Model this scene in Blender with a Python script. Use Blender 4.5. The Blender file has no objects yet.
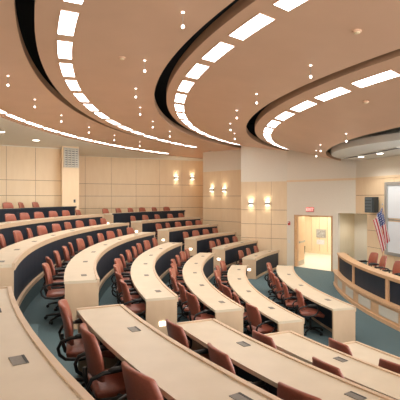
import bpy, bmesh, math, random
from math import sin, cos, pi, radians, degrees, hypot, atan2
random.seed(7)
S = bpy.context.scene
COL = S.collection

# ------------------------------------------------------------------ room layout
CX, CY = 13.443, 11.812          # common centre of the curved rows
EYE = 2.931
STEP, DR, DEPTH = 0.309, 1.211, 0.513
def r_out(k): return 11.24 if k == 1 else 11.478 + DR * (k - 1)
def r_in(k): return r_out(k) - DEPTH
def z_floor(k): return 0.0 if k <= 2 else STEP * (k - 2)
def z_top(k): return z_floor(k) + 0.74
def pol(r, a, z=0.0):
    a = radians(a)
    return (CX + r * cos(a), CY + r * sin(a), z)

# ------------------------------------------------------------------ materials
def new_mat(name):
    m = bpy.data.materials.new(name); m.use_nodes = True
    nt = m.node_tree; b = nt.nodes['Principled BSDF']
    return m, nt, b
def plain(name, col, rough=0.5, metal=0.0, bump=0.0, scale=60, var=0.0):
    m, nt, b = new_mat(name)
    b.inputs['Base Color'].default_value = (*col, 1); b.inputs['Roughness'].default_value = rough
    b.inputs['Metallic'].default_value = metal
    if bump or var:
        tc = nt.nodes.new('ShaderNodeTexCoord'); n = nt.nodes.new('ShaderNodeTexNoise')
        n.inputs['Scale'].default_value = scale; n.inputs['Detail'].default_value = 4
        nt.links.new(tc.outputs['Object'], n.inputs['Vector'])
        if var:
            r = nt.nodes.new('ShaderNodeValToRGB')
            r.color_ramp.elements[0].position = .3; r.color_ramp.elements[1].position = .7
            r.color_ramp.elements[0].color = (*[c * (1 - var) for c in col], 1)
            r.color_ramp.elements[1].color = (*[min(1, c * (1 + var)) for c in col], 1)
            nt.links.new(n.outputs['Fac'], r.inputs['Fac']); nt.links.new(r.outputs['Color'], b.inputs['Base Color'])
        if bump:
            bp = nt.nodes.new('ShaderNodeBump'); bp.inputs['Strength'].default_value = bump
            bp.inputs['Distance'].default_value = .01
            nt.links.new(n.outputs['Fac'], bp.inputs['Height']); nt.links.new(bp.outputs['Normal'], b.inputs['Normal'])
    return m
def wood(name, c0, c1, rough=0.4, stretch=(1.2, 1.2, 14)):
    m, nt, b = new_mat(name)
    tc = nt.nodes.new('ShaderNodeTexCoord'); mp = nt.nodes.new('ShaderNodeMapping')
    mp.inputs['Scale'].default_value = stretch
    n = nt.nodes.new('ShaderNodeTexNoise'); n.inputs['Scale'].default_value = 3; n.inputs['Detail'].default_value = 5
    r = nt.nodes.new('ShaderNodeValToRGB')
    r.color_ramp.elements[0].position = .3; r.color_ramp.elements[1].position = .72
    r.color_ramp.elements[0].color = (*c0, 1); r.color_ramp.elements[1].color = (*c1, 1)
    nt.links.new(tc.outputs['Object'], mp.inputs['Vector']); nt.links.new(mp.outputs['Vector'], n.inputs['Vector'])
    nt.links.new(n.outputs['Fac'], r.inputs['Fac']); nt.links.new(r.outputs['Color'], b.inputs['Base Color'])
    b.inputs['Roughness'].default_value = rough
    return m
def emit(name, col, s):
    m, nt, b = new_mat(name)
    b.inputs['Base Color'].default_value = (.8, .8, .8, 1)
    b.inputs['Emission Color'].default_value = (*col, 1); b.inputs['Emission Strength'].default_value = s
    return m
M = dict(
    top=wood('maple_top', (.60, .505, .37), (.65, .55, .41), .38, (1.5, 1.5, 8)),
    lip=wood('maple_lip', (.57, .41, .27), (.63, .46, .31), .4, (1.5, 1.5, 10)),
    end=wood('maple_panel', (.58, .41, .265), (.63, .45, .295), .45, (2, 2, .9)),
    wall=wood('wall_veneer', (.86, .66, .43), (.90, .705, .475), .5, (2.2, 2.2, .5)),
    joint=plain('panel_joint', (.30, .17, .09), .7),
    ceil=wood('ceiling_veneer', (.755, .465, .305), (.80, .50, .335), .42, (.5, .5, 1)),
    fascia=wood('fascia_veneer', (.48, .30, .19), (.53, .33, .21), .5, (.6, .6, 6)),
    plaster=plain('plaster', (.86, .79, .67), .8, bump=.05, scale=30, var=.02),
    soffit=plain('soffit_plaster', (.86, .80, .70), .8, bump=.04, scale=30, var=.02),
    grey=plain('grey_soffit_paint', (.78, .74, .67), .7, var=.02),
    plenum=plain('black_plenum', (.006, .006, .007), .9, var=.1),
    navy=plain('navy_panel', (.008, .017, .032), .6, var=.15, scale=40),
    carpet=plain('teal_carpet', (.095, .155, .17), .95, bump=.5, scale=220, var=.16),
    leather=plain('red_brown_leather', (.31, .092, .058), .36, bump=.12, scale=50, var=.10),
    black=plain('black_plastic', (.012, .011, .011), .4, var=.1),
    chrome=plain('dull_metal', (.45, .44, .42), .35, 1.0, var=.05),
    plate=plain('port_plate', (.17, .15, .125), .45, .3, var=.1),
    slot=plain('port_slot', (.03, .03, .03), .6, var=.1),
    metal=plain('grey_metal', (.50, .50, .48), .4, .6, var=.05),
    gridmetal=plain('grille_metal', (.60, .57, .50), .5, .2, var=.05),
    dark=plain('speaker_black', (.03, .038, .04), .55, var=.2, scale=80),
    darkgrey=plain('speaker_grey', (.10, .12, .125), .6, var=.2, scale=80),
    screen=plain('projection_screen', (.80, .85, .90), .5, var=.01),
    red=plain('red_paint', (.55, .06, .04), .4, var=.05),
    white=plain('white_paint', (.78, .76, .72), .5, var=.02),
    doorwood=wood('door_maple', (.74, .55, .36), (.80, .61, .42), .4, (3, 3, .8)),
    lobbyfloor=plain('pale_stone', (.78, .74, .66), .35, var=.04, scale=5),
    lobbywall=wood('lobby_panel', (.82, .70, .50), (.86, .75, .56), .5, (3, 3, .6)),
    paper=plain('picture_paper', (.45, .46, .46), .6, var=.35, scale=12),
    paper2=plain('notice_paper', (.72, .74, .80), .6, var=.1, scale=12),
    panel_light=emit('light_diffuser', (1.0, .97, .93), 4.5),
    wash_light=emit('wash_diffuser', (1.0, .95, .86), 9.0),
    bulb=emit('lamp_bulb', (1.0, .86, .80), 3.0),
    glow=emit('sconce_glass', (1.0, .90, .76), 5.0),
    down=emit('downlight_lens', (1.0, .92, .82), 5.0),
    stepl=emit('step_light_lens', (1.0, .92, .80), 3.0),
    exitred=emit('exit_letters', (1.0, .16, .14), 1.6),
    exitface=plain('exit_face', (.72, .34, .30), .5, var=.02),
    lobbylamp=emit('lobby_lamp', (1.0, .92, .78), 30.0),
    inset=plain('vent_inset', (.62, .58, .50), .6, var=.05),
    ledge=wood('bench_wood', (.60, .37, .20), (.68, .43, .25), .42, (2, 2, 6)),
    vent=plain('vent_dark', (.20, .19, .18), .7, var=.05),
)
# flag cloth: stripes and starred canton from the cloth's own coordinates
def flag_mat():
    m, nt, b = new_mat('flag_cloth'); L = nt.links.new
    uv = nt.nodes.new('ShaderNodeUVMap'); sp = nt.nodes.new('ShaderNodeSeparateXYZ'); L(uv.outputs['UV'], sp.inputs[0])
    def mth(op, a, bv):
        n = nt.nodes.new('ShaderNodeMath'); n.operation = op
        for i, v in enumerate((a, bv)):
            if v is None: continue
            if isinstance(v, (int, float)): n.inputs[i].default_value = v
            else: L(v, n.inputs[i])
        return n.outputs[0]
    U, V = sp.outputs[0], sp.outputs[1]
    st = mth('LESS_THAN', mth('MODULO', mth('MULTIPLY', V, 6.5), 1.0), .5)
    def mix(f, a, c):
        n = nt.nodes.new('ShaderNodeMix'); n.data_type = 'RGBA'
        L(f, n.inputs[0])
        for i, v in ((6, a), (7, c)):
            if isinstance(v, tuple): n.inputs[i].default_value = (*v, 1)
            else: L(v, n.inputs[i])
        return n.outputs[2]
    stripes = mix(st, (.75, .70, .66), (.48, .03, .05))
    can = mth('MULTIPLY', mth('LESS_THAN', U, .42), mth('LESS_THAN', V, .54))
    fu = mth('SUBTRACT', mth('FRACT', mth('MULTIPLY', U, 14.0), None), .5)
    fv = mth('SUBTRACT', mth('FRACT', mth('MULTIPLY', V, 9.0), None), .5)
    d = mth('ADD', mth('MULTIPLY', fu, fu), mth('MULTIPLY', fv, fv))
    canton = mix(mth('LESS_THAN', d, .05), (.035, .06, .20), (.75, .73, .72))
    L(mix(can, stripes, canton), b.inputs['Base Color']); b.inputs['Roughness'].default_value = .8
    return m
M['flag'] = flag_mat()

# ------------------------------------------------------------------ mesh helpers
class MB:
    def __init__(s): s.v = []; s.f = []; s.m = []
    def add(s, vs, fs, mi=0):
        n = len(s.v); s.v += [tuple(v) for v in vs]
        for f in fs: s.f.append(tuple(n + i for i in f)); s.m.append(mi)
        return s
    def prism(s, poly, z0, z1, mi=0):          # poly counter-clockwise seen from above
        n = len(poly)
        if sum(poly[i][0] * poly[(i + 1) % n][1] - poly[(i + 1) % n][0] * poly[i][1] for i in range(n)) < 0: poly = poly[::-1]
        vs = [(x, y, z0) for x, y in poly] + [(x, y, z1) for x, y in poly]
        fs = [tuple(range(n))[::-1], tuple(range(n, 2 * n))] + [(i, (i + 1) % n, n + (i + 1) % n, n + i) for i in range(n)]
        return s.add(vs, fs, mi)
    def box(s, c, size, mi=0, rz=0.0, M4=None):
        cx, cy, cz = c; a, b_, h = [q / 2 for q in size]
        vs = []
        for z in (-h, h):
            for x, y in ((-a, -b_), (a, -b_), (a, b_), (-a, b_)):
                vs.append((cx + x * cos(rz) - y * sin(rz), cy + x * sin(rz) + y * cos(rz), cz + z))
        return s.add(vs, [(3, 2, 1, 0), (4, 5, 6, 7), (0, 1, 5, 4), (1, 2, 6, 5), (2, 3, 7, 6), (3, 0, 4, 7)], mi)
    def arc(s, r0, r1, a0, a1, z0, z1, mi=0, zi0=None, zi1=None, n=None, mis=None):
        """annular sector about the rows' centre; z at r0 (zi*) may differ from z at r1 for a conical slab"""
        if a1 < a0: a0, a1 = a1, a0
        n = n or max(1, int(math.ceil((a1 - a0) / 1.5)))
        zi0 = z0 if zi0 is None else zi0; zi1 = z1 if zi1 is None else zi1
        vs = []
        for i in range(n + 1):
            a = a0 + (a1 - a0) * i / n
            vs += [pol(r0, a, zi0), pol(r1, a, z0), pol(r1, a, z1), pol(r0, a, zi1)]
        b0 = len(s.v); s.v += vs
        mm = mis or (mi, mi, mi, mi)           # bottom, outer, top, inner
        for i in range(n):
            p = b0 + 4 * i; q = p + 4
            for j, f in enumerate(((p, q, q + 1, p + 1), (p + 1, q + 1, q + 2, p + 2), (p + 2, q + 2, q + 3, p + 3), (p + 3, q + 3, q, p))):
                s.f.append(f[::-1] if False else f); s.m.append(mm[j])
        s.f.append((b0, b0 + 1, b0 + 2, b0 + 3)); s.m.append(mm[1])
        e = b0 + 4 * n; s.f.append((e + 3, e + 2, e + 1, e)); s.m.append(mm[1])
        return s
    def tube(s, pts, r, n=8, mi=0, closed=False):
        import mathutils
        P = [mathutils.Vector(p) for p in pts]; N = len(P); rings = []
        up = None
        for i in range(N):
            if closed: t = P[(i + 1) % N] - P[i - 1]
            else: t = P[min(i + 1, N - 1)] - P[max(i - 1, 0)]
            t.normalize()
            if up is None:
                up = mathutils.Vector((0, 0, 1)) if abs(t.z) < .9 else mathutils.Vector((1, 0, 0))
            u = (up - t * up.dot(t)).normalized(); w = t.cross(u); up = u
            rr = r[i] if isinstance(r, (list, tuple)) else r
            rings.append([P[i] + (u * cos(2 * pi * k / n) + w * sin(2 * pi * k / n)) * rr for k in range(n)])
        vs = [p for R in rings for p in R]; fs = []
        for i in range(N if closed else N - 1):
            j = (i + 1) % N
            for k in range(n):
                fs.append((i * n + k, i * n + (k + 1) % n, j * n + (k + 1) % n, j * n + k))
        if not closed: fs += [tuple(range(n))[::-1], tuple((N - 1) * n + k for k in range(n))]
        return s.add(vs, fs, mi)
    def lathe(s, prof, c=(0, 0, 0), n=14, mi=0):
        vs = []; fs = []
        for r, z in prof:
            for k in range(n): vs.append((c[0] + r * cos(2 * pi * k / n), c[1] + r * sin(2 * pi * k / n), c[2] + z))
        for i in range(len(prof) - 1):
            for k in range(n): fs.append((i * n + k, i * n + (k + 1) % n, (i + 1) * n + (k + 1) % n, (i + 1) * n + k))
        fs.append(tuple(range(n))[::-1]); fs.append(tuple((len(prof) - 1) * n + k for k in range(n)))
        return s.add(vs, fs, mi)
    def mesh(s, name, mats, smooth=False, bevel=0.0, seg=2):
        me = bpy.data.meshes.new(name); bm = bmesh.new()
        vv = [bm.verts.new(v) for v in s.v]
        for f, mi in zip(s.f, s.m):
            try:
                fc = bm.faces.new([vv[i] for i in f]); fc.material_index = mi
            except ValueError: pass
        bmesh.ops.recalc_face_normals(bm, faces=bm.faces)
        if bevel:
            ed = [e for e in bm.edges if len(e.link_faces) == 2 and e.calc_face_angle(0) > .6]
            bmesh.ops.bevel(bm, geom=ed, offset=bevel, segments=seg, profile=.5, affect='EDGES', clamp_overlap=True)
        bm.to_mesh(me); bm.free()
        for m in (mats if isinstance(mats, (list, tuple)) else [mats]): me.materials.append(m)
        if smooth:
            for p in me.polygons: p.use_smooth = True
        return me
    def obj(s, name, mats, parent=None, **k):
        return link(name, s.mesh(name, mats, **k), parent)
def link(name, data, parent=None):
    o = bpy.data.objects.new(name, data); COL.objects.link(o)
    if parent is not None: o.parent = parent
    return o
def thing(name, label, cat, loc=(0, 0, 0), rz=0.0, group=None):
    o = bpy.data.objects.new(name, None); COL.objects.link(o); o.empty_display_size = .2
    o.location = loc; o.rotation_euler = (0, 0, rz)
    tag(o, label, cat, group); return o
def tag(o, label, cat, group=None):
    o['label'] = label; o['category'] = cat
    if group: o['group'] = group
    return o
def struct(o): o['kind'] = 'structure'; return o
def dup(root, loc, rz, label, group=None):
    r = root.copy(); COL.objects.link(r); r.location = loc; r.rotation_euler = (0, 0, rz)
    r['label'] = label
    if group: r['group'] = group
    for ch in list(root.children):
        c = ch.copy(); COL.objects.link(c); c.parent = r
        for g in list(ch.children):
            d = g.copy(); COL.objects.link(d); d.parent = c
    return r
def spot(parent, z, energy, size=150, col=(1, .95, .88), r=.08, blend=.7):
    ld = bpy.data.lights.new('lamp_beam', 'SPOT'); ld.energy = energy; ld.color = col; ld.spot_size = radians(size); ld.spot_blend = blend; ld.shadow_soft_size = r
    lo = link('lamp_beam', ld, parent); lo.location = (0, 0, z); return lo
ORD = 'zeroth first second third fourth fifth sixth seventh eighth ninth tenth eleventh twelfth thirteenth fourteenth fifteenth sixteenth'.split()

# ------------------------------------------------------------------ floor with carpeted tiers
fl = MB()
fl.prism([(-13, -10), (12, -10), (12, 12), (6.2, 17.2), (3.9, 19.42), (3.9, 26), (-13, 26)], -.2, 0)
for k in range(3, 9):
    ro = r_in(k + 1) if k < 8 else 23.2
    fl.arc(r_in(k), ro, 141, 240, 0.001 * 0 - .05, z_floor(k))
    for a0, a1 in ((198.5, 204.2), (160.2, 162.0 if k > 4 else 164.0)):      # half steps in the aisles
        fl.arc(r_in(k) - .33, r_in(k) + .01, a0, a1, z_floor(k - 1) - .02, z_floor(k) - STEP / 2)
struct(fl.obj('floor', M['carpet']))

# ------------------------------------------------------------------ walls
MOD = [0.52, 1.15, 1.78, 2.41, 3.04, 3.67, 4.30, 5.02]
def wall(name, p0, p1, woodtop=None, ztop=6.3, ztop_plaster=None, z0=0.0, ndiv=3, joints=None, thick=.12, clad=True, plaster='plaster', cuts=None):
    """straight wall p0->p1 seen from the room side with p0 on the left; veneer boards up to woodtop, plaster above"""
    (x0, y0), (x1, y1) = p0, p1
    L = hypot(x1 - x0, y1 - y0); ux, uy = (x1 - x0) / L, (y1 - y0) / L
    nx, ny = uy, -ux                                   # into the room
    if woodtop is None: woodtop = z0
    mb = MB()
    def slab(s0, s1, za, zb, d0, d1, mi):
        P = [(x0 + ux * s + nx * d, y0 + uy * s + ny * d) for s, d in ((s0, d0), (s1, d0), (s1, d1), (s0, d1))]
        mb.prism(P, za, zb, mi)
    if woodtop > z0:
        slab(0, L, z0, woodtop, -thick, -.018, 2)
        js = [z0] + [j for j in (joints or MOD) if z0 + .2 < j < woodtop - .2] + [woodtop]
        for a, b in zip(js[:-1], js[1:]):
            nd = ndiv
            for i in range(nd):
                g = .007
                slab(L * i / nd + (g if i else 0), L * (i + 1) / nd - (g if i < nd - 1 else 0), a + (g if a > z0 else 0), b - (g * 1.4 if b < woodtop else 0), -.02, 0, 1)
    if woodtop < 5.36: slab(0, L, max(z0, woodtop), 5.36, -thick, -.004, 0)
    slab(0, L, 5.36, ztop, -thick, -.004, 3)
    return struct(mb.obj(name, [M[plaster], M['wall'], M['joint'], M['plenum']]))
W0a, W0b = (-10.6, 15.93), (-5.86, 18.92)
W1a, W1b = (-7.0, 21.77), (.19, 25.4)
W2a, W2b = (.165, 23.3), (1.98, 21.2)
W3a, W3b = (1.87, 20.15), (3.80, 19.35)
COR = (5.98, 17.0)
W5e = (7.22, 12.28)
JB = [1.15, 1.78, 2.41, 3.04, 3.67]
wall('wall_back', W0a, W0b, 5.02, 6.3, ndiv=5, joints=JB)
wall('wall_rear', W1a, W1b, 5.05, 6.3, ndiv=6, joints=JB)
wall('wall_side', W2a, W2b, 4.30, 6.3, ndiv=2, joints=[1.15, 1.78, 2.41, 3.04])
wall('wall_sconce', W3a, W3b, 3.67, 6.3, ndiv=3, joints=[1.15, 1.78, 2.41])
# short returns between the stepped walls
wall('wall_return', (W1b[0] - .002, W1b[1]), (W2a[0] - .01, W2a[1]), 4.3, 6.3, ndiv=1)
wall('wall_step', (W2b[0], W2b[1] + .05), (W3a[0] + .0, W3a[1]), 3.67, 6.3, ndiv=1)
# pillar in the rear left corner
pb = MB()
px = [(-5.74, 18.42), (-5.17, 18.92), (-6.2, 22.0), (-6.9, 21.7)]
pb.prism(px, 0, 6.3, 0)
struct(pb.obj('column', M['wall']))
# walls that close the room outside the frame
wall('wall_left', (-10.9, 4), W0a, 5.02, 6.3, ndiv=8)
wall('wall_behind', (-6, -6.5), (-10.9, 4), 5.02, 6.3, ndiv=8)

def lerp(a, b, t): return (a[0] + (b[0] - a[0]) * t, a[1] + (b[1] - a[1]) * t)
def on_ray(p, q, px_):
    """point on line p-q that lies in the bearing of picture column px_"""
    k = (px_ - 200) / 442.64
    den = (q[0] - p[0]) - k * (q[1] - p[1])
    t = (k * p[1] - p[0]) / den
    return lerp(p, q, t)
D0 = on_ray(W3b, COR, 295); D1 = on_ray(W3b, COR, 332); N0 = on_ray(W3b, COR, 338); N1 = on_ray(COR, W5e, 367)
DTOP = 2.19; NTOP = 2.34; PLAT = .35
def front_wall(name, segs, band):
    mb = MB()
    for a, b, z0, z1, mi, d in segs:
        L = hypot(b[0] - a[0], b[1] - a[1]); nx, ny = (b[1] - a[1]) / L, -(b[0] - a[0]) / L
        P = [(a[0] + nx * d, a[1] + ny * d), (b[0] + nx * d, b[1] + ny * d), (b[0] - nx * .14, b[1] - ny * .14), (a[0] - nx * .14, a[1] - ny * .14)]
        mb.prism(P, z0, min(z1, 5.3), mi)
        if z1 > 6: mb.prism(P, 5.3, z1, 3)
    return struct(mb.obj(name, [M['plaster'], M['wall'], M['joint'], M['plenum']]))
front_wall('wall_door', [
    (W3b, D0, 0, 6.3, 0, 0), (D0, D1, DTOP, 6.3, 0, 0), (D1, N0, 0, 6.3, 0, 0), (N0, COR, NTOP, 6.3, 0, 0)], None)
gap = .008
def screen_wall():
    mb = MB()
    a, b = COR, W5e
    L = hypot(b[0] - a[0], b[1] - a[1]); ux, uy = (b[0] - a[0]) / L, (b[1] - a[1]) / L; nx, ny = uy, -ux
    def slab(s0, s1, za, zb, d0, d1, mi):
        mb.prism([(a[0] + ux * s + nx * d, a[1] + uy * s + ny * d) for s, d in ((s0, d0), (s1, d0), (s1, d1), (s0, d1))], za, zb, mi)
    sN = hypot(N1[0] - a[0], N1[1] - a[1])
    slab(0, L, 3.67, 6.3, -.14, -.004, 0)
    slab(0, L, NTOP, 3.67, -.14, -.018, 2); slab(sN, L, 0, NTOP, -.14, -.018, 2)
    for za, zb in ((NTOP, 3.04), (3.04, 3.67)):
        for s0, s1 in ((0, sN), (sN, 2.2), (2.2, 3.5), (3.5, L)): slab(s0 + (gap if s0 else 0), s1 - gap, za + gap, zb - gap, -.02, 0, 1)
    for za, zb in ((0, 1.15), (1.15, 1.76), (1.76, NTOP)):
        for s0, s1 in ((sN, 2.2), (2.2, 3.5), (3.5, L)): slab(s0 + gap * (s0 > sN), s1 - gap, za + gap, zb - gap, -.02, 0, 1)
    return struct(mb.obj('wall_front', [M['plaster'], M['wall'], M['joint']]))
screen_wall()
# wooden band running along both front walls
tb = MB()
for a, b in ((W3b, COR), (COR, W5e)):
    L = hypot(b[0] - a[0], b[1] - a[1]); nx, ny = (b[1] - a[1]) / L, -(b[0] - a[0]) / L
    tb.prism([a, b, (b[0] + nx * .025, b[1] + ny * .025), (a[0] + nx * .025, a[1] + ny * .025)], 3.63, 3.71)
struct(tb.obj('trim_1', M['wall']))
# niche in the corner
nb = MB()
A_ = (N0[0] + .62, N0[1] + 1.3); B_ = (N1[0] + 1.5, N1[1] + 1.2)
def seg(mb, a, b, z0, z1, t=.1, mi=0):
    L = hypot(b[0] - a[0], b[1] - a[1]); nx, ny = (b[1] - a[1]) / L, -(b[0] - a[0]) / L
    mb.prism([a, b, (b[0] - nx * t, b[1] - ny * t), (a[0] - nx * t, a[1] - ny * t)], z0, z1, mi)
seg(nb, (N0[0] + .1, N0[1] + .1), A_, 0, NTOP); seg(nb, A_, B_, 0, NTOP); seg(nb, B_, (N1[0] + .12, N1[1] + .03), 0, NTOP)
nb.prism([(N0[0] + .1, N0[1] + .1), A_, B_, (N1[0] + .12, N1[1] + .03), (COR[0] + .12, COR[1] + .1)], NTOP, NTOP + .1)
nb.prism([(N0[0] + .1, N0[1] + .1), A_, B_, (N1[0] + .12, N1[1] + .03), COR], -.1, .35, 1)
struct(nb.obj('wall_niche', [M['plaster'], M['carpet']]))

# ------------------------------------------------------------------ doorway and lobby
du = hypot(D1[0] - D0[0], D1[1] - D0[1]); dux, duy = (D1[0] - D0[0]) / du, (D1[1] - D0[1]) / du
dnx, dny = duy, -dux                       # towards the room
def dpt(s, d): return (D0[0] + dux * s + dnx * d, D0[1] + duy * s + dny * d)
fr = MB()
for s0, s1, z0, z1 in ((-.03, .03, 0, DTOP + .03), (du - .03, du + .03, 0, DTOP + .03), (.03, du - .03, DTOP - .03, DTOP + .03)):
    fr.prism([dpt(s0, -.16), dpt(s1, -.16), dpt(s1, .025), dpt(s0, .025)], z0, z1)
struct(fr.obj('trim_2', M['ledge']))
def door_leaf(name, hinge_s, direction, label):
    # leaf swung open into the lobby
    hx, hy = dpt(hinge_s, -.14)
    o = thing(name, label, 'door', (hx, hy, 0), direction); o['kind'] = 'structure'
    MB().box((.41, 0, 1.07), (.82, .045, 2.11)).obj('leaf', M['doorwood'], o)
    hb = MB(); hb.box((.41, -.055, 1.02), (.70, .035, .06)); hb.box((.10, -.035, 1.02), (.05, .05, .09)); hb.box((.78, -.035, 1.02), (.05, .05, .09))
    h = hb.obj('push_bar', M['metal'], o)
    MB().box((.41, -.026, .12), (.76, .008, .18)).obj('kick_plate', M['chrome'], o)
    return o
# left leaf: nearly across the opening; right leaf: folded back
ang_d = atan2(duy, dux)
door_leaf('door_1', .05, ang_d + radians(106), 'open maple door leaf hinged at the left jamb of lobby doorway')
door_leaf('door_2', du - .05, ang_d + radians(119), 'open maple door leaf folded back at the right jamb of lobby doorway')
# lobby shell
lb = MB()
q = lambda s, d: dpt(s, d)
lb.prism([q(-3.6, -.0), q(du + .22, -.0), q(du + .22, -4.9), q(-3.6, -4.9)], -.1, .002)
struct(lb.obj('floor_lobby', M['lobbyfloor']))
lw = MB()
for s in range(11):
    s0 = -3.6 + s * .48
    lw.prism([q(s0 + .006, -4.6), q(s0 + .465, -4.6), q(s0 + .465, -4.62), q(s0 + .006, -4.62)], 0, 3.0, 0)
lw.prism([q(-3.6, -4.62), q(du + .22, -4.62), q(du + .22, -4.8), q(-3.6, -4.8)], 0, 3.0, 1)
lw.prism([q(-3.6, -.15), q(-3.5, -.15), q(-3.5, -4.6), q(-3.6, -4.6)], 0, 3.0, 0)
lw.prism([q(du + .14, -.15), q(du + .22, -.15), q(du + .22, -4.6), q(du + .14, -4.6)], 0, 3.0, 0)
lw.prism([q(-3.6, -4.55), q(du + .22, -4.55), q(du + .22, -4.6), q(-3.6, -4.6)], 0, .12, 0)
struct(lw.obj('wall_lobby', [M['lobbywall'], M['joint']]))
lc = MB(); lc.prism([q(-3.6, -.14), q(du + .22, -.14), q(du + .22, -4.8), q(-3.6, -4.8)], 2.9, 3.0)
struct(lc.obj('ceiling_lobby', M['white']))
for i, d in enumerate((-1.2, -3.2)):
    x, y = q(.4 + d * .4, d)
    o = thing('lobby_light', ['square white ceiling light inside lobby nearer the doorway', 'square white ceiling light inside lobby nearer its back wall'][i], 'ceiling light', (x, y, 2.9), ang_d)
    MB().box((0, 0, -.02), (.66, .66, .04)).obj('frame', M['white'], o)
    MB().box((0, 0, -.045), (.58, .58, .012)).obj('diffuser', M['lobbylamp'], o)
def on_lobby_wall(pxl):
    return on_ray(q(-3.6, -4.6), q(du + .22, -4.6), pxl)
pa, pc = on_lobby_wall(316.5), on_lobby_wall(326.0)
def zz(p, yy): return EYE - (yy - 198.2) * p[1] / 442.64
mid = lerp(pa, pc, .5); wpic = hypot(pc[0] - pa[0], pc[1] - pa[1])
o = thing('picture_frame', 'grey framed picture on the lobby wall beyond the open doorway', 'picture', (mid[0] + dnx * .02, mid[1] + dny * .02, zz(mid, 233.5)), ang_d)
hp = (238 - 229.5) * mid[1] / 442.64
MB().box((0, 0, 0), (wpic, .03, hp)).obj('frame', M['metal'], o)
MB().box((0, -.018, 0), (wpic * .84, .01, hp * .8)).obj('print', M['paper'], o)
mid2 = lerp(pa, pc, .45)
o = thing('wall_notice', 'pale notice sheet under the framed picture in lobby', 'notice', (mid2[0] + dnx * .02, mid2[1] + dny * .02, zz(mid2, 242)), ang_d)
MB().box((0, 0, 0), (wpic * .8, .012, hp * .55)).obj('sheet', M['paper2'], o)
pb_ = on_lobby_wall(308.5)
o = thing('waste_bin', 'small dark bin on the lobby floor beyond the door leaf', 'bin', (pb_[0] + dnx * .6, pb_[1] + dny * .6, 0))
MB().lathe([(.13, 0), (.16, .34), (.165, .36), (.14, .36), (.12, .04)], n=16).obj('bucket', M['dark'], o)
MB().lathe([(.165, .355), (.172, .37), (.165, .385), (.155, .37)], n=16).obj('rim', M['black'], o)

# ------------------------------------------------------------------ fittings on the door wall
wdir = atan2(COR[1] - W3b[1], COR[0] - W3b[0]); wnx, wny = sin(wdir), -cos(wdir)
def on_door_wall(pxl, yy, d=0.0):
    p = on_ray(W3b, COR, pxl); return (p[0] + wnx * d, p[1] + wny * d, zz(p, yy))
x, y, z = on_door_wall(310.5, 209.6, .03)
ex = thing('exit_sign', 'small red exit sign on the pale wall above the doorway', 'sign', (x, y, z), wdir)
MB().box((0, 0, 0), (.36, .05, .20)).obj('housing', M['exitface'], ex, bevel=.008)
cu = bpy.data.curves.new('lettering', 'FONT'); cu.body = 'EXIT'; cu.size = .17; cu.align_x = 'CENTER'; cu.align_y = 'CENTER'; cu.extrude = .004
cu.materials.append(M['exitred'])
t = link('lettering', cu, ex)
tm = bpy.data.meshes.new_from_object(t.evaluated_get(bpy.context.evaluated_depsgraph_get()))
bpy.data.objects.remove(t); t = link('lettering', tm, ex); t.location = (0, -.03, 0); t.rotation_euler = (pi / 2, 0, 0)
x, y, z = on_door_wall(289.3, 223.3, .02)
fa = thing('fire_alarm', 'small red fire alarm box on the wall left of doorway', 'alarm', (x, y, z), wdir)
MB().box((0, 0, 0), (.11, .05, .16)).obj('housing', M['red'], fa, bevel=.01)
MB().box((0, -.03, .04), (.07, .012, .04)).obj('strobe', M['white'], fa)
x, y, z = on_door_wall(289.3, 241.5, .012)
sw = thing('light_switch', 'white light switch plate below the red fire alarm', 'switch', (x, y, z), wdir)
MB().box((0, 0, 0), (.10, .02, .13)).obj('plate', M['white'], sw, bevel=.004)
MB().box((0, -.014, 0), (.03, .012, .05)).obj('rocker', M['white'], sw)
x, y, z = (-5.52, 18.62, zz((-5.3, 18.8), 201))
pdir = atan2(.5, .55)
x, y = lerp(px[0], px[1], .72); x += .02 * sin(pdir); y -= .02 * cos(pdir)
sw = thing('wall_control', 'small dark control plate on the maple pillar', 'switch', (x, y, z), pdir)
MB().box((0, 0, 0), (.08, .02, .13)).obj('plate', M['darkgrey'], sw, bevel=.004)
MB().box((0, -.013, .02), (.04, .008, .04)).obj('button', M['black'], sw)

# grille on the pillar
gx, gy = lerp(px[0], px[1], .52); gx += .03 * sin(pdir); gy -= .03 * cos(pdir)
zt, zb = zz((gx, gy), 148), zz((gx, gy), 167.6)
g = thing('vent_grille', 'square slatted metal air grille high on the maple pillar', 'vent', (gx, gy, (zt + zb) / 2), pdir)
gw, gh = .66, zt - zb
MB().box((0, .02, 0), (gw - .04, .02, gh - .04)).obj('backing', M['vent'], g)
f_ = MB()
for sx in (-1, 1): f_.box((sx * (gw / 2 - .02), 0, 0), (.04, .06, gh))
for sz in (-1, 1): f_.box((0, 0, sz * (gh / 2 - .02)), (gw - .08, .06, .04))
for i in range(1, 4): f_.box((-gw / 2 + gw * i / 4, -.005, 0), (.025, .05, gh - .08))
f_.obj('frame', M['gridmetal'], g)
for i in range(8):
    MB().box((0, .005, -gh / 2 + gh * (i + .9) / 8.8), (gw - .08, .03, .045)).obj('slat', M['gridmetal'], g)

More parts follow.
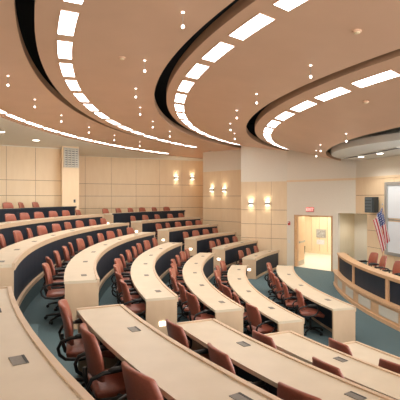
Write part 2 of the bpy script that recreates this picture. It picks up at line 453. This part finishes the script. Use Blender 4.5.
# ------------------------------------------------------------------ desks
ROWN = {1: 'front row', 2: 'second row', 3: 'third row', 4: 'fourth row', 5: 'fifth row', 6: 'sixth row', 7: 'seventh row', 8: 'eighth row'}
BLK = {'M': 'middle block', 'F': 'far block', 'G': 'foreground block'}
M_END = {1: (166.3, 195.8), 2: (167.5, 198.2), 3: (165.4, 198.4), 4: (164.8, 198.9), 5: (163.0, 198.2), 6: (162.0, 198.6), 7: (161.5, 198.4), 8: (161.7, 198.4)}
F_END = {2: (146.3, 159.8), 3: (144.5, 159.2), 4: (143.8, 158.5), 5: (142.7, 158.3), 6: (141.9, 158.4), 7: (141.3, 159.2)}
G_END = {k: (204.6, 230) for k in (2, 3, 4, 5, 6)}
def chair_angles(b, k):
    r = r_out(k) + .02
    a0, a1 = {'M': M_END, 'F': F_END, 'G': G_END}[b][k]
    if b == 'G':
        st, pitch = {2: (206.0, 3.95), 3: (206.2, 4.6), 4: (206.5, 3.72), 5: (206.1, 3.45)}[k]
        return [st + i * pitch for i in range({2: 3, 3: 3, 4: 4, 5: 3}[k])]
    m = degrees((.62 if k > 1 else .95) / r); L = (a1 - a0 - 2 * m); n = max(2, round(radians(L) * r / (.90 if k > 1 else .80)) + 1)
    return [a1 - m - L * i / (n - 1) for i in range(n)]
def desk(b, k, a0, a1):
    zf, zt = z_floor(k), z_top(k); ri, ro = r_in(k), r_out(k)
    back = (b == 'M' and k == 8) or (b == 'F' and k == 7)
    am = (a0 + a1) / 2
    cx, cy, _ = pol(ri, am)
    d = thing('lecture_desk', f'long curved maple desk in the {ROWN[k]} of the {BLK[b]}' if not back else f'topmost dark-fronted curved desk at the back of the {BLK[b]}', 'desk', (cx, cy, zf), 0, 'curved desks in rising rows')
    def put(mb, name, mat, parent=d, **kw):
        mb.v = [(x - cx, y - cy, z - zf) for x, y, z in mb.v]
        return mb.obj(name, mat, parent, **kw)
    e = degrees(.045 / ri)
    wt = put(MB().arc(ri + .024, ro, a0 + (e * .5 if b == 'G' else 0), a1, zt - .042, zt), 'worktop', M['top'])
    put(MB().arc(ri - .018, ri + .024, a0, a1, zt - (.085 if not back else .05), zt + .014), 'edge_lip', M['lip' if not back else 'navy'])
    if b == 'G': put(MB().arc(ri + .024, ro, a0 - e * .4, a0 + e * .5, zt - .085, zt + .014, n=1), 'edge_lip', M['lip'])
    put(MB().arc(ri + .02, ri + .05, a0 + e, a1 - e, zf + .07, zt - .042), 'modesty_panel', M['navy'])
    put(MB().arc(ri - .03, ri + .05, a0 + e, a1 - e, zf + (0.002 if k < 3 else -.012), zf + .07), 'plinth', M['lip'])
    for aa, bb in ((a0, a0 + e), (a1 - e, a1)):
        ep = put(MB().arc(ri + .0, ro - .012, aa, bb, zf, zt - .042, n=1), 'end_panel', M['end'])
        if aa > a0 and (b == 'F' or (b == 'M' and k == 4)):
            rm = ri + .24; p = pol(rm, a1 + .03, zf + .33); tng = radians(a1 + 90)
            lens = MB(); lens.box((0, 0, 0), (.02, .10, .065)); lens.v = [(p[0] + x * cos(tng) - y * sin(tng) - cx, p[1] + x * sin(tng) + y * cos(tng) - cy, p[2] + z - zf) for x, y, z in lens.v]
            lens.obj('step_light', M['stepl'], ep)
    # cable ports set in the top, one between every two seats
    if not back:
        if b == 'G': spots = {2: [211.5], 3: [209.4, 215.5], 4: [208.5, 214.2], 5: [208.2, 214.4], 6: [208.0, 212.4]}[k]
        else:
            pit = degrees(1.6 / (ri + .2)); first = {('M', 1): 192.0, ('M', 2): 193.9, ('M', 3): 196.2, ('M', 4): 197.0, ('M', 5): 196.5, ('M', 6): 197.4}.get((b, k), a1 - pit / 2)
            spots = [first - i * pit for i in range(12) if first - i * pit > a0 + 1]
        for s_ in spots:
            p = pol(ri + (.165 if b == 'G' else .20), s_, zt + .002); rz = radians(s_)
            pm = MB(); pm.box((p[0], p[1], p[2]), (.088, .15, .006), 0, rz)
            pt = put(pm, 'cable_port', M['plate'], wt)
            sm = MB(); sm.box((p[0] - .035 * cos(rz), p[1] - .035 * sin(rz), p[2] + .004), (.016, .14, .003), 0, rz)
            put(sm, 'port_slot', M['slot'], wt) if b == 'G' else None
    return d
for k, (a0, a1) in M_END.items(): desk('M', k, a0, a1)
for k, (a0, a1) in F_END.items(): desk('F', k, a0, a1)
for k, (a0, a1) in G_END.items(): desk('G', k, a0, a1)

# ------------------------------------------------------------------ swivel chairs (facing local +x)
def make_chair(label, group, loc, rz):
    c = thing('swivel_chair', label, 'chair', loc, rz, group)
    # seat cushion with a waterfall front
    sm = MB(); nx_, ny_ = 6, 5
    def shell(mb, fn, nu, nv):
        vs = []; fs = []
        for side in (0, 1):
            for i in range(nu + 1):
                for j in range(nv + 1): vs.append(fn(i / nu, j / nv, side))
        st = (nu + 1) * (nv + 1); I = lambda i, j, s: s * st + i * (nv + 1) + j
        for i in range(nu):
            for j in range(nv):
                fs.append((I(i, j, 0), I(i + 1, j, 0), I(i + 1, j + 1, 0), I(i, j + 1, 0)))
                fs.append((I(i, j, 1), I(i, j + 1, 1), I(i + 1, j + 1, 1), I(i + 1, j, 1)))
        for i in range(nu):
            fs.append((I(i, 0, 0), I(i, 0, 1), I(i + 1, 0, 1), I(i + 1, 0, 0))); fs.append((I(i, nv, 0), I(i + 1, nv, 0), I(i + 1, nv, 1), I(i, nv, 1)))
        for j in range(nv):
            fs.append((I(0, j, 0), I(0, j + 1, 0), I(0, j + 1, 1), I(0, j, 1))); fs.append((I(nu, j, 0), I(nu, j, 1), I(nu, j + 1, 1), I(nu, j + 1, 0)))
        mb.add(vs, fs)
    def seat_fn(u, v, s):
        x = -.25 + .50 * u; w = .245 * (1 - .10 * (1 - u)) ; y = (v - .5) * 2 * w
        bulge = (1 - (2 * u - 1) ** 4) * (1 - (2 * v - 1) ** 4)
        z = .47 - .03 * max(0, u - .7) / .3 + (.022 * bulge if s else 0)
        if not s: z -= .075
        if s == 0: x = x * .94; y *= .94
        return (x, y, z)
    shell(sm, seat_fn, 7, 6)
    sm.obj('seat', M['leather'], c, smooth=True, bevel=.018)
    bm_ = MB()
    def back_fn(u, v, s):       # u up, v across
        z = .535 + .405 * u; w = .222 + .012 * sin(pi * min(1, u * 1.2)) - .03 * max(0, u - .75) / .25
        y = (v - .5) * 2 * w
        x = -.225 - .085 * u + .05 * (2 * v - 1) ** 2 - .03 * sin(pi * u) * 0
        x += .018 * sin(pi * u * .9)
        bul = (1 - (2 * u - 1) ** 4) * (1 - (2 * v - 1) ** 4)
        x += (.022 * bul + .012) if s else (-.028 - .006 * bul)
        return (x, y, z - .02 * (2 * v - 1) ** 2 * u)
    shell(bm_, back_fn, 8, 6)
    bm_.obj('backrest', M['leather'], c, smooth=True, bevel=.016)
    for sgn in (-1, 1):
        pts = []
        y = sgn * .275
        for (x, z) in ((-.25, .43), (-.305, .475), (-.32, .54), (-.29, .60), (-.20, .632), (-.06, .637), (.05, .628), (.095, .59), (.095, .53), (.06, .47), (0, .43), (-.12, .415)):
            pts.append((x, y, z))
        am = MB().tube(pts, .017, 7, 0, closed=True)
        am.tube([(-.06, sgn * .20, .405), (-.06, sgn * .262, .425)], .018, 6)
        a = am.obj('armrest', M['black'], c, smooth=True)
        MB().tube([(-.16, y, .642), (-.13, y, .648), (.05, y, .648), (.085, y, .640)], [.013, .024, .024, .014], 8).obj('arm_pad', M['black'], a, smooth=True)
    MB().box((-.09, 0, .385), (.26, .20, .035)).obj('tilt_mechanism', M['black'], c, bevel=.008)
    MB().tube([(-.18, 0, .385), (-.255, 0, .42), (-.285, 0, .52), (-.29, 0, .60)], .02, 7).obj('back_bracket', M['black'], c, smooth=True)
    MB().lathe([(.028, .10), (.028, .26), (.02, .26), (.02, .38)], n=10).obj('gas_column', M['black'], c)
    bs = MB()
    bs.lathe([(.05, .06), (.05, .11), (.03, .13)], n=10)
    for i in range(5):
        a = 2 * pi * i / 5 + .3
        bs.tube([(.03 * cos(a), .03 * sin(a), .095), (.16 * cos(a), .16 * sin(a), .085), (.29 * cos(a), .29 * sin(a), .06)], [.024, .02, .015], 6)
    bs.obj('star_base', M['black'], c)
    for i in range(5):
        a = 2 * pi * i / 5 + .3
        w = MB(); ax = (-sin(a), cos(a))
        x, y = .29 * cos(a), .29 * sin(a)
        w.tube([(x - ax[0] * .022, y - ax[1] * .022, .028), (x + ax[0] * .022, y + ax[1] * .022, .028)], .027, 9)
        w.obj('caster', M['black'], c)
    return c
proto = [None]
def chair(label, group, loc, rz):
    if proto[0] is None:
        proto[0] = make_chair(label, group, loc, rz); return proto[0]
    return dup(proto[0], loc, rz, label, group)
def chair_at(k, a, off, turn, label, group):
    x, y, _ = pol(r_out(k) + off, a)
    return chair(label, group, (x, y, z_floor(k)), radians(a + 180 + turn))
for k in (5, 4, 3, 2):
    for i, a in enumerate(chair_angles('G', k)):
        chair_at(k, a, {5: -.07, 4: -.02, 3: -.04, 2: -.16}[k], {5: [-10, -4, 4], 4: [2, -6, 5, 0], 3: [3, -4, 2], 2: [-3, 4, 0]}[k][i], f'red-brown leather swivel chair, {ORD[i+1]} from the aisle in {ROWN[k]} of foreground block', 'swivel chairs in the foreground block')
for k in range(1, 9):
    use = [a for a in chair_angles('M', k) if not (k == 8 and a < 165)]
    for i, a in enumerate(use):
        chair_at(k, a, random.uniform(-.03, .05), random.uniform(-14, 14), f'red-brown swivel chair, {ORD[len(use)-i]} from the far aisle in {ROWN[k]} of middle block', 'swivel chairs in the middle block')
for k in range(2, 8):
    for i, a in enumerate(chair_angles('F', k)):
        chair_at(k, a, random.uniform(-.03, .04), random.uniform(-10, 10), f'red-brown swivel chair, {ORD[i+1]} from the aisle in {ROWN[k]} of far block', 'swivel chairs in the far block')

# ------------------------------------------------------------------ stage bench, platform, flag, speaker, screen
def bench_pt(y, off=0.0):
    """curved bench front, bulging towards the audience; off moves it back towards the stage"""
    cxb, cyb, R = 18.2, 12.0, 14.0 - off
    return (cxb - math.sqrt(R * R - (y - cyb) ** 2), y)
Y0, Y1 = 15.08, 7.6
def bench_slab(y0, y1, o0, o1, z0, z1, n=None):
    mb = MB(); n = n or max(1, int(abs(y1 - y0) / .3))
    ys = [y0 + (y1 - y0) * i / n for i in range(n + 1)]
    mb.prism([bench_pt(y, o0) for y in ys] + [bench_pt(y, o1) for y in ys[::-1]], z0, z1)
    return mb
bench = thing('stage_bench', 'long curved wooden bench front with navy panels facing the seats', 'bench', (4.2, 12, 0))
def bput(mb, name, mat, parent=bench, **kw):
    mb.v = [(x - 4.2, y - 12, z) for x, y, z in mb.v]
    return mb.obj(name, mat, parent, **kw)
lowf = bput(bench_slab(Y0, Y1, .03, .09, .0, .445), 'lower_front', M['ledge'])
bput(bench_slab(Y0 + .01, Y1, 0, .03, 0, .09), 'base_rail', M['ledge'])
bput(bench_slab(Y0 + .02, Y1, -.02, .26, .445, .50), 'ledge', M['ledge'])
ups = [14.92, 13.42, 11.22, 9.0, Y1 + .05]
posts_y = [14.83, 12.60, 10.48, 8.6]
bput(bench_slab(14.88, Y1, .20, .26, .50, 1.06), 'upper_backing', M['ledge'])
for y in posts_y: bput(bench_slab(y + .05, y - .07, .13, .20, .50, 1.015, 1), 'post', M['ledge'])
for ya, yb in zip([posts_y[0] - .07, posts_y[1] - .07, posts_y[2] - .07, posts_y[3] - .07], [posts_y[1] + .05, posts_y[2] + .05, posts_y[3] + .05, Y1]):
    bput(bench_slab(ya, yb, .17, .20, .50, 1.015), 'front_panel', M['navy'])
bput(bench_slab(14.88, Y1, .12, .20, 1.015, 1.06), 'apron', M['ledge'])
bput(bench_slab(14.90, Y1, .10, .38, 1.06, 1.10), 'worktop', M['ledge'])
for ya, yb in ((14.05, 13.38), (12.92, 12.22), (11.80, 11.05), (10.62, 9.82), (9.4, 8.6)):
    bput(bench_slab(ya, yb, .018, .03, .15, .38, 2), 'vent_inset', M['inset'], lowf)
ya = 14.88
bput(MB().prism([bench_pt(ya, .2), (bench_pt(ya)[0] + .48, ya), (bench_pt(ya)[0] + .48, ya - .05), bench_pt(ya - .05, .2)], 0, 1.06), 'end_panel', M['ledge'])
pf = MB()
ys = [14.9 - i * .35 for i in range(21)]
pf.prism([bench_pt(y, .28) for y in ys] + [(8.4, ys[-1]), (W5e[0] - .02, W5e[1]), (N1[0] - .02, N1[1]), (COR[0] - .1, COR[1] + .0), (5.35, 16.4)], 0, PLAT)
struct(pf.obj('floor_stage', M['carpet']))
BN = ['furthest', 'second', 'third', 'nearest']
for i, (cx_, cy_, t_) in enumerate(((5.02, 13.35, 8), (5.00, 12.66, -6), (4.98, 11.55, 8), (5.0, 10.85, -8))):
    chair(['red-brown chair behind stage bench, nearest the doorway end', 'red-brown chair behind stage bench, second from the doorway end', 'red-brown chair behind stage bench, just in front of the flag side screen', 'red-brown chair behind stage bench, at the frame edge below screen'][i], 'chairs behind the stage bench', (cx_, cy_, PLAT - .12 + .12), radians(180 + t_))
# flag
FX, FY = 5.98, 14.5
fg = thing('flag', 'american flag hanging in folds from a pole behind the stage bench', 'flag', (FX, FY, PLAT))
MB().lathe([(.16, 0), (.16, .03), (.05, .06), (.03, .10)], n=18).obj('base', M['metal'], fg)
MB().lathe([(.016, .05), (.016, 2.33), (.013, 2.35)], n=10).obj('pole', M['ledge'], fg)
MB().lathe([(.012, 2.34), (.02, 2.36), (.024, 2.38), (.014, 2.40), (.004, 2.42)], n=12).obj('finial', M['metal'], fg)
me = bpy.data.meshes.new('cloth'); nu, nv = 44, 26; vs = []; uvs = []; fs = []
for i in range(nu + 1):
    for j in range(nv + 1):
        t_, s_ = i / nu, j / nv
        w = 1 - .30 * t_
        x = -.02 - .31 * s_ * w + .22 * t_ ** .9 + .01 * sin(9 * s_ + 2 * t_)
        z = 2.29 - .44 * s_ * (1 - .1 * t_) - 1.10 * t_
        yv = -.03 + .055 * sin(15 * s_ * w + 4.5 * t_) * (.3 + .7 * min(1, t_ * 2 + s_)) - .05 * s_
        vs.append((x, yv, z)); uvs.append((t_, s_))
for i in range(nu):
    for j in range(nv):
        a = i * (nv + 1) + j; fs.append((a, a + 1, a + nv + 2, a + nv + 1))
me.from_pydata(vs, [], fs); uvl = me.uv_layers.new(name='UVMap')
for lp in me.loops: uvl.data[lp.index].uv = uvs[lp.vertex_index]
for p in me.polygons: p.use_smooth = True
me.materials.append(M['flag'])
cl = link('cloth', me, fg); so = cl.modifiers.new('thickness', 'SOLIDIFY'); so.thickness = .004
# loudspeaker on the front wall
w5 = atan2(W5e[1] - COR[1], W5e[0] - COR[0]); w5n = (sin(w5), -cos(w5))
p = on_ray(COR, W5e, 377.5)
sp_z = (zz(p, 197) + zz(p, 212.5)) / 2; sp_h = (212.5 - 197) * p[1] / 442.64
sp = thing('loudspeaker', 'dark grey loudspeaker mounted on the maple wall above the flag', 'speaker', (p[0] + w5n[0] * .24, p[1] + w5n[1] * .24, sp_z), radians(-62))
MB().box((0, 0, 0), (.38, .28, sp_h)).obj('cabinet', M['dark'], sp, bevel=.015)
MB().box((-.02, -.145, 0), (.31, .014, sp_h - .05)).obj('grille', M['darkgrey'], sp)
for i in range(4):
    MB().box((-.02, -.156, sp_h * (-.33 + .2 * i)), (.27, .008, .025)).obj('louvre', M['dark'], sp)
MB().tube([(0, .14, .05), (.02, .19, .05)], .04, 8).obj('bracket', M['black'], sp)
# projection screen
pS = on_ray(COR, W5e, 387.3); sS = hypot(pS[0] - COR[0], pS[1] - COR[1]); LS = 3.3
s0 = (pS[0] + w5n[0] * .02, pS[1] + w5n[1] * .02, 0)
scn = thing('projection_screen', 'tall pale projection screen in an aluminium frame on the front wall', 'screen', s0, w5)
zt, zb = zz(pS, 182.3), zz(pS, 254.2)
sf = MB()
for xx in (.04, LS - .04): sf.box((xx, -.04, (zt + zb) / 2), (.11, .09, zt - zb))
for z_ in (zt - .05, zb + .05): sf.box((LS / 2, -.035, z_), (LS - .19, .08, .10))
sf.obj('frame', M['metal'], scn)
zm = zz(pS, 219.5)
MB().box((LS / 2, -.015, (zm + zt) / 2), (LS - .16, .02, zt - zm - .12)).obj('upper_panel', M['screen'], scn)
MB().box((LS / 2, -.015, (zm + zb) / 2), (LS - .16, .02, zm - zb - .12)).obj('lower_panel', M['screen'], scn)
MB().box((LS / 2, -.03, zm), (LS - .16, .03, .03)).obj('centre_rail', M['metal'], scn)

# ------------------------------------------------------------------ ceiling: dark void, curved veneer clouds, plaster soffit
cb = MB(); cb.prism([(-13, -10), (12, -10), (12, 26), (-13, 26)], 6.3, 6.45)
struct(cb.obj('ceiling', M['plenum']))
A0, A1 = 118, 250
def cone_z(r, tab):
    for (ra, za), (rb, zb_) in zip(tab[:-1], tab[1:]):
        if r <= rb or (rb, zb_) == tab[-1]: return za + (zb_ - za) * (r - ra) / (rb - ra)
CL1 = [(16.97, 5.38), (19.0, 5.22)]
CL2 = [(14.59, 5.28), (16.73, 5.33)]
CL3 = [(12.15, 4.98), (14.30, 5.33)]
CL4 = [(9.70, 4.40), (11.89, 4.98)]
def cloud(name, tab, th=.16):
    mb = MB()
    for (ra, za), (rb, zb_) in zip(tab[:-1], tab[1:]):
        mb.arc(ra, rb, A0, A1, zb_, zb_ + th, 0, zi0=za, zi1=za + th, mis=(0, 1, 2, 1))
    return struct(mb.obj(name, [M['ceil'], M['fascia'], M['plenum']]))
cloud('ceiling_outer', CL1); cloud('ceiling_second', CL2); cloud('ceiling_third', CL3); cloud('ceiling_inner', CL4)
sb_ = MB(); sb_.arc(19.0, 21.0, A0, A1, 5.06, 5.26, 0, zi0=5.19, zi1=5.26, mis=(0, 0, 0, 1)); sb_.arc(21.0, 27, A0, A1, 5.06, 5.26, 0); struct(sb_.obj('ceiling_soffit', [M['soffit'], M['fascia']]))
# round grey soffit over the stage
gs = MB(); ccx, ccy, cr = 8.4, 13.2, 4.3
gs.prism([(ccx + cr * cos(2 * pi * i / 64), ccy + cr * sin(2 * pi * i / 64)) for i in range(64)], 4.35, 4.53)
struct(gs.obj('ceiling_stage', M['grey']))
for i, (pxx, pyy) in enumerate(((352, 156.5), (369.5, 153), (389, 149))):
    dz = 4.35 - EYE; yy = 442.64 * dz / (198.2 - pyy); xx = (pxx - 200) / 442.64 * yy
    v = thing('slot_vent', ['dark slot vent in round grey soffit, nearest its far rim', 'dark slot vent in the middle of the round grey soffit', 'dark slot vent in the round grey soffit nearest the picture edge'][i], 'vent', (xx, yy, 4.345), radians(100))
    MB().box((0, 0, -.005), (1.0, .20, .02)).obj('frame', M['grey'], v)
    MB().box((0, 0, -.018), (.92, .13, .012)).obj('slot', M['vent'], v)
for i, (pxx, pyy) in enumerate(((361, 156.5), (380, 153))):
    dz = 4.35 - EYE; yy = 442.64 * dz / (198.2 - pyy); xx = (pxx - 200) / 442.64 * yy
    v = thing('stage_downlight', ['round lit downlight in grey soffit between far and middle vents', 'round lit downlight in grey soffit between middle and near vents'][i], 'ceiling light', (xx, yy, 4.35))
    MB().lathe([(.13, 0), (.13, -.015), (.10, -.02)], n=18).obj('ring', M['white'], v)
    MB().lathe([(.095, -.012), (.095, -.024)], n=18).obj('lens', M['down'], v)
    spot(v, -.12, 28, 160)

# rectangular lights set in the clouds
ARCN = ['outermost', 'second', 'third', 'innermost']
def in_view(x, y, z):
    return y > .5 and abs(x / y) < 200 / 442.64 and 0 < 198.2 - (z - EYE) * 442.64 / y < 400
def light_arc(idx, tab, r, w, start, period, length, n):
    seen = 0
    for i in range(n):
        a1 = start - i * period; a0 = a1 - length
        am = (a0 + a1) / 2; zc = cone_z(r, tab); cx, cy, _ = pol(r, am)
        vis = in_view(cx, cy, zc); seen += vis
        lab = f'rectangular white ceiling light, {ORD[seen]} in view from the near end of the {ARCN[idx]} ceiling arc' if vis else f'rectangular white ceiling light of the {ARCN[idx]} ceiling arc, outside the frame'
        L = thing('ceiling_light', lab, 'ceiling light', (cx, cy, zc), 0, f'lights of the {ARCN[idx]} ceiling arc')
        ra, rb = r - w / 2, r + w / 2; za, zb_ = cone_z(ra, tab), cone_z(rb, tab)
        def put(mb, nm, mt):
            mb.v = [(x - cx, y - cy, z - zc) for x, y, z in mb.v]; mb.obj(nm, mt, L)
        f = MB(); e = degrees(.012 / r)
        f.arc(ra - .012, ra, a0 - e, a1 + e, za - .007, za + .05, n=3); f.arc(rb, rb + .012, a0 - e, a1 + e, zb_ - .007, zb_ + .05, n=3)
        f.arc(ra, rb, a0 - e, a0, zb_ - .007, zb_ + .03, 0, za - .007, za + .03, n=1); f.arc(ra, rb, a1, a1 + e, zb_ - .007, zb_ + .03, 0, za - .007, za + .03, n=1)
        put(f, 'frame', M['ceil'])
        d = MB(); d.arc(ra, rb, a0, a1, zb_ - .006, zb_ + .04, 0, za - .006, za + .04, n=3)
        put(d, 'diffuser', M['wash_light'] if idx == 0 else M['panel_light'])
light_arc(0, CL1, 18.74, .125, 193.1, 3.57, 3.0, 14)
light_arc(1, CL2, 16.31, .215, 210.2, 4.02, 3.0, 16)
light_arc(2, CL3, 13.98, .225, 215.1, 4.6, 3.4, 15)
light_arc(3, CL4, 11.52, .21, 216.6, 5.6, 4.2, 12)

# little pendant downlights below the clouds
def pendants(idx, tab, r, angs):
    seen = 0
    for i, a in enumerate(angs):
        seen += in_view(*pol(r, a, cone_z(r, tab))); x, y, _ = pol(r, a); z = cone_z(r, tab)
        p = thing('pendant_light', f'small bright drop light, {ORD[max(1, seen)]} in view from the near end under the {ARCN[idx]} ceiling panel', 'ceiling light', (x, y, z), 0, f'drop lights of the {ARCN[idx]} ceiling panel')
        MB().lathe([(.021, .01), (.022, -.005), (.013, -.009)], n=14).obj('canopy', M['bulb'], p)
        MB().lathe([(.004, -.01), (.004, -.17)], n=6).obj('stem', M['chrome'], p)
        MB().lathe([(.008, -.16), (.018, -.168), (.023, -.183), (.018, -.198), (.006, -.206)], n=12).obj('bulb', M['bulb'], p)
        spot(p, -.30, 40, 170, blend=1.0)
pendants(0, CL1, 17.5, [190.2, 183.35, 176.6, 169.5, 162.9, 156.2])
pendants(1, CL2, 15.0, [204.4, 196.4, 188.8, 181.2, 173.2, 165.3])
pendants(2, CL3, 12.6, [202.1, 192.8, 185.0, 176.4, 167.6])
pendants(3, CL4, 10.0, [186.8, 174.2, 165.0])
# smoke detectors and speakers of the ceiling
for (pxx, pyy, tab, lab) in ((122, 57.5, CL2, 'white smoke detector on second ceiling panel beside a drop light'), (357, 31, CL3, 'white smoke detector on the third ceiling panel'), (366, 117, CL4, 'pale round detector on the innermost ceiling panel')):
    z = 5.3
    for _ in range(12):
        yy = 442.64 * (z - EYE) / (198.2 - pyy); xx = (pxx - 200) / 442.64 * yy; z = cone_z(hypot(xx - CX, yy - CY), tab)
    v = thing('smoke_detector', lab, 'smoke detector', (xx, yy, z))
    MB().lathe([(.06, .01), (.06, -.012), (.05, -.018)], n=18).obj('base', M['ceil'], v)
    MB().lathe([(.04, -.015), (.04, -.03), (.025, -.036)], n=18).obj('sensor', M['wall'], v)
for i, (pxx, pyy) in enumerate(((36, 140), (1, 131.5))):
    dz = 5.06 - EYE; yy = 442.64 * dz / (198.2 - pyy); xx = (pxx - 200) / 442.64 * yy
    v = thing('soffit_downlight', ['round recessed downlight in the plaster soffit beside the vent grille', 'round recessed downlight in the plaster soffit at the picture edge'][i], 'ceiling light', (xx, yy, 5.06))
    MB().lathe([(.15, .0), (.15, -.012), (.115, -.016)], n=20).obj('ring', M['white'], v)
    MB().lathe([(.112, -.01), (.112, -.02)], n=20).obj('lens', M['down'], v)
    spot(v, -.1, 25, 160)

# ------------------------------------------------------------------ wall sconces (up and down)
def sconces(p0, p1, cols, yy, names):
    d = atan2(p1[1] - p0[1], p1[0] - p0[0]); nx, ny = sin(d), -cos(d)
    for pxx, nm in zip(cols, names):
        p = on_ray(p0, p1, pxx); z = zz(p, yy)
        s = thing('wall_sconce', nm, 'wall lamp', (p[0] + nx * .001, p[1] + ny * .001, z), d)
        MB().box((0, -.055, 0), (.20, .10, .13)).obj('body', M['metal'], s, bevel=.01)
        for sg, nm2 in ((1, 'upper_glass'), (-1, 'lower_glass')):
            MB().box((0, -.06, sg * .068), (.17, .075, .02)).obj(nm2, M['glow'], s)
            ld = bpy.data.lights.new('sconce_beam', 'SPOT'); ld.energy = 2.6; ld.color = (1, .84, .62); ld.spot_size = radians(150); ld.spot_blend = .9; ld.shadow_soft_size = .05
            lo = link('sconce_beam', ld, s); lo.location = (0, -.10, sg * .10); lo.rotation_euler = (radians(180 - 12) if sg > 0 else radians(-12), 0, 0)
sconces(W1a, W1b, (176, 192), 178, ('glowing wall sconce on the rear wall, farther from the corner', 'glowing wall sconce on the rear wall, nearer the corner'))
sconces(W2a, W2b, (212.4, 225), 190, ('glowing wall sconce on the middle wall, nearer the rear corner', 'glowing wall sconce on the middle wall, farther from the rear corner'))
sconces(W3a, W3b, (251.3, 267.7), 203.6, ('glowing wall sconce on the wall beside the doorway, farther from the door', 'glowing wall sconce on the wall beside the doorway, nearer the door'))

nd = thing('added_niche_light', 'unseen downlight added in the ceiling of the corner niche', 'ceiling light', (6.35, 17.45, NTOP))  # unseen fitting, assumed from the diagonal light there, added to brighten the niche
MB().lathe([(.08, .0), (.08, -.01), (.06, -.012)], n=16).obj('ring', M['white'], nd)
MB().lathe([(.058, -.006), (.058, -.014)], n=16).obj('lens', M['down'], nd)
spot(nd, -.05, 14, 150)
# ------------------------------------------------------------------ world, camera, view
w = bpy.data.worlds.new('World'); S.world = w; w.use_nodes = True
w.node_tree.nodes['Background'].inputs[0].default_value = (1, .97, .93, 1)
w.node_tree.nodes['Background'].inputs[1].default_value = 2.8
cam = bpy.data.cameras.new('Camera'); co = link('Camera', cam)
co.location = (0, 0, EYE); co.rotation_euler = (pi / 2, 0, 0)
cam.sensor_width = 36; cam.lens = 442.64 / 400 * 36; cam.shift_y = (198.2 - 200) / 400 ; cam.clip_start = .05
S.camera = co
S.view_settings.view_transform = 'Standard'; S.view_settings.look = 'None'; S.view_settings.gamma = 1.0
S.view_settings.use_curve_mapping = False
S.view_settings.exposure = 1.0
S.cycles.max_bounces = 12; S.cycles.diffuse_bounces = 8
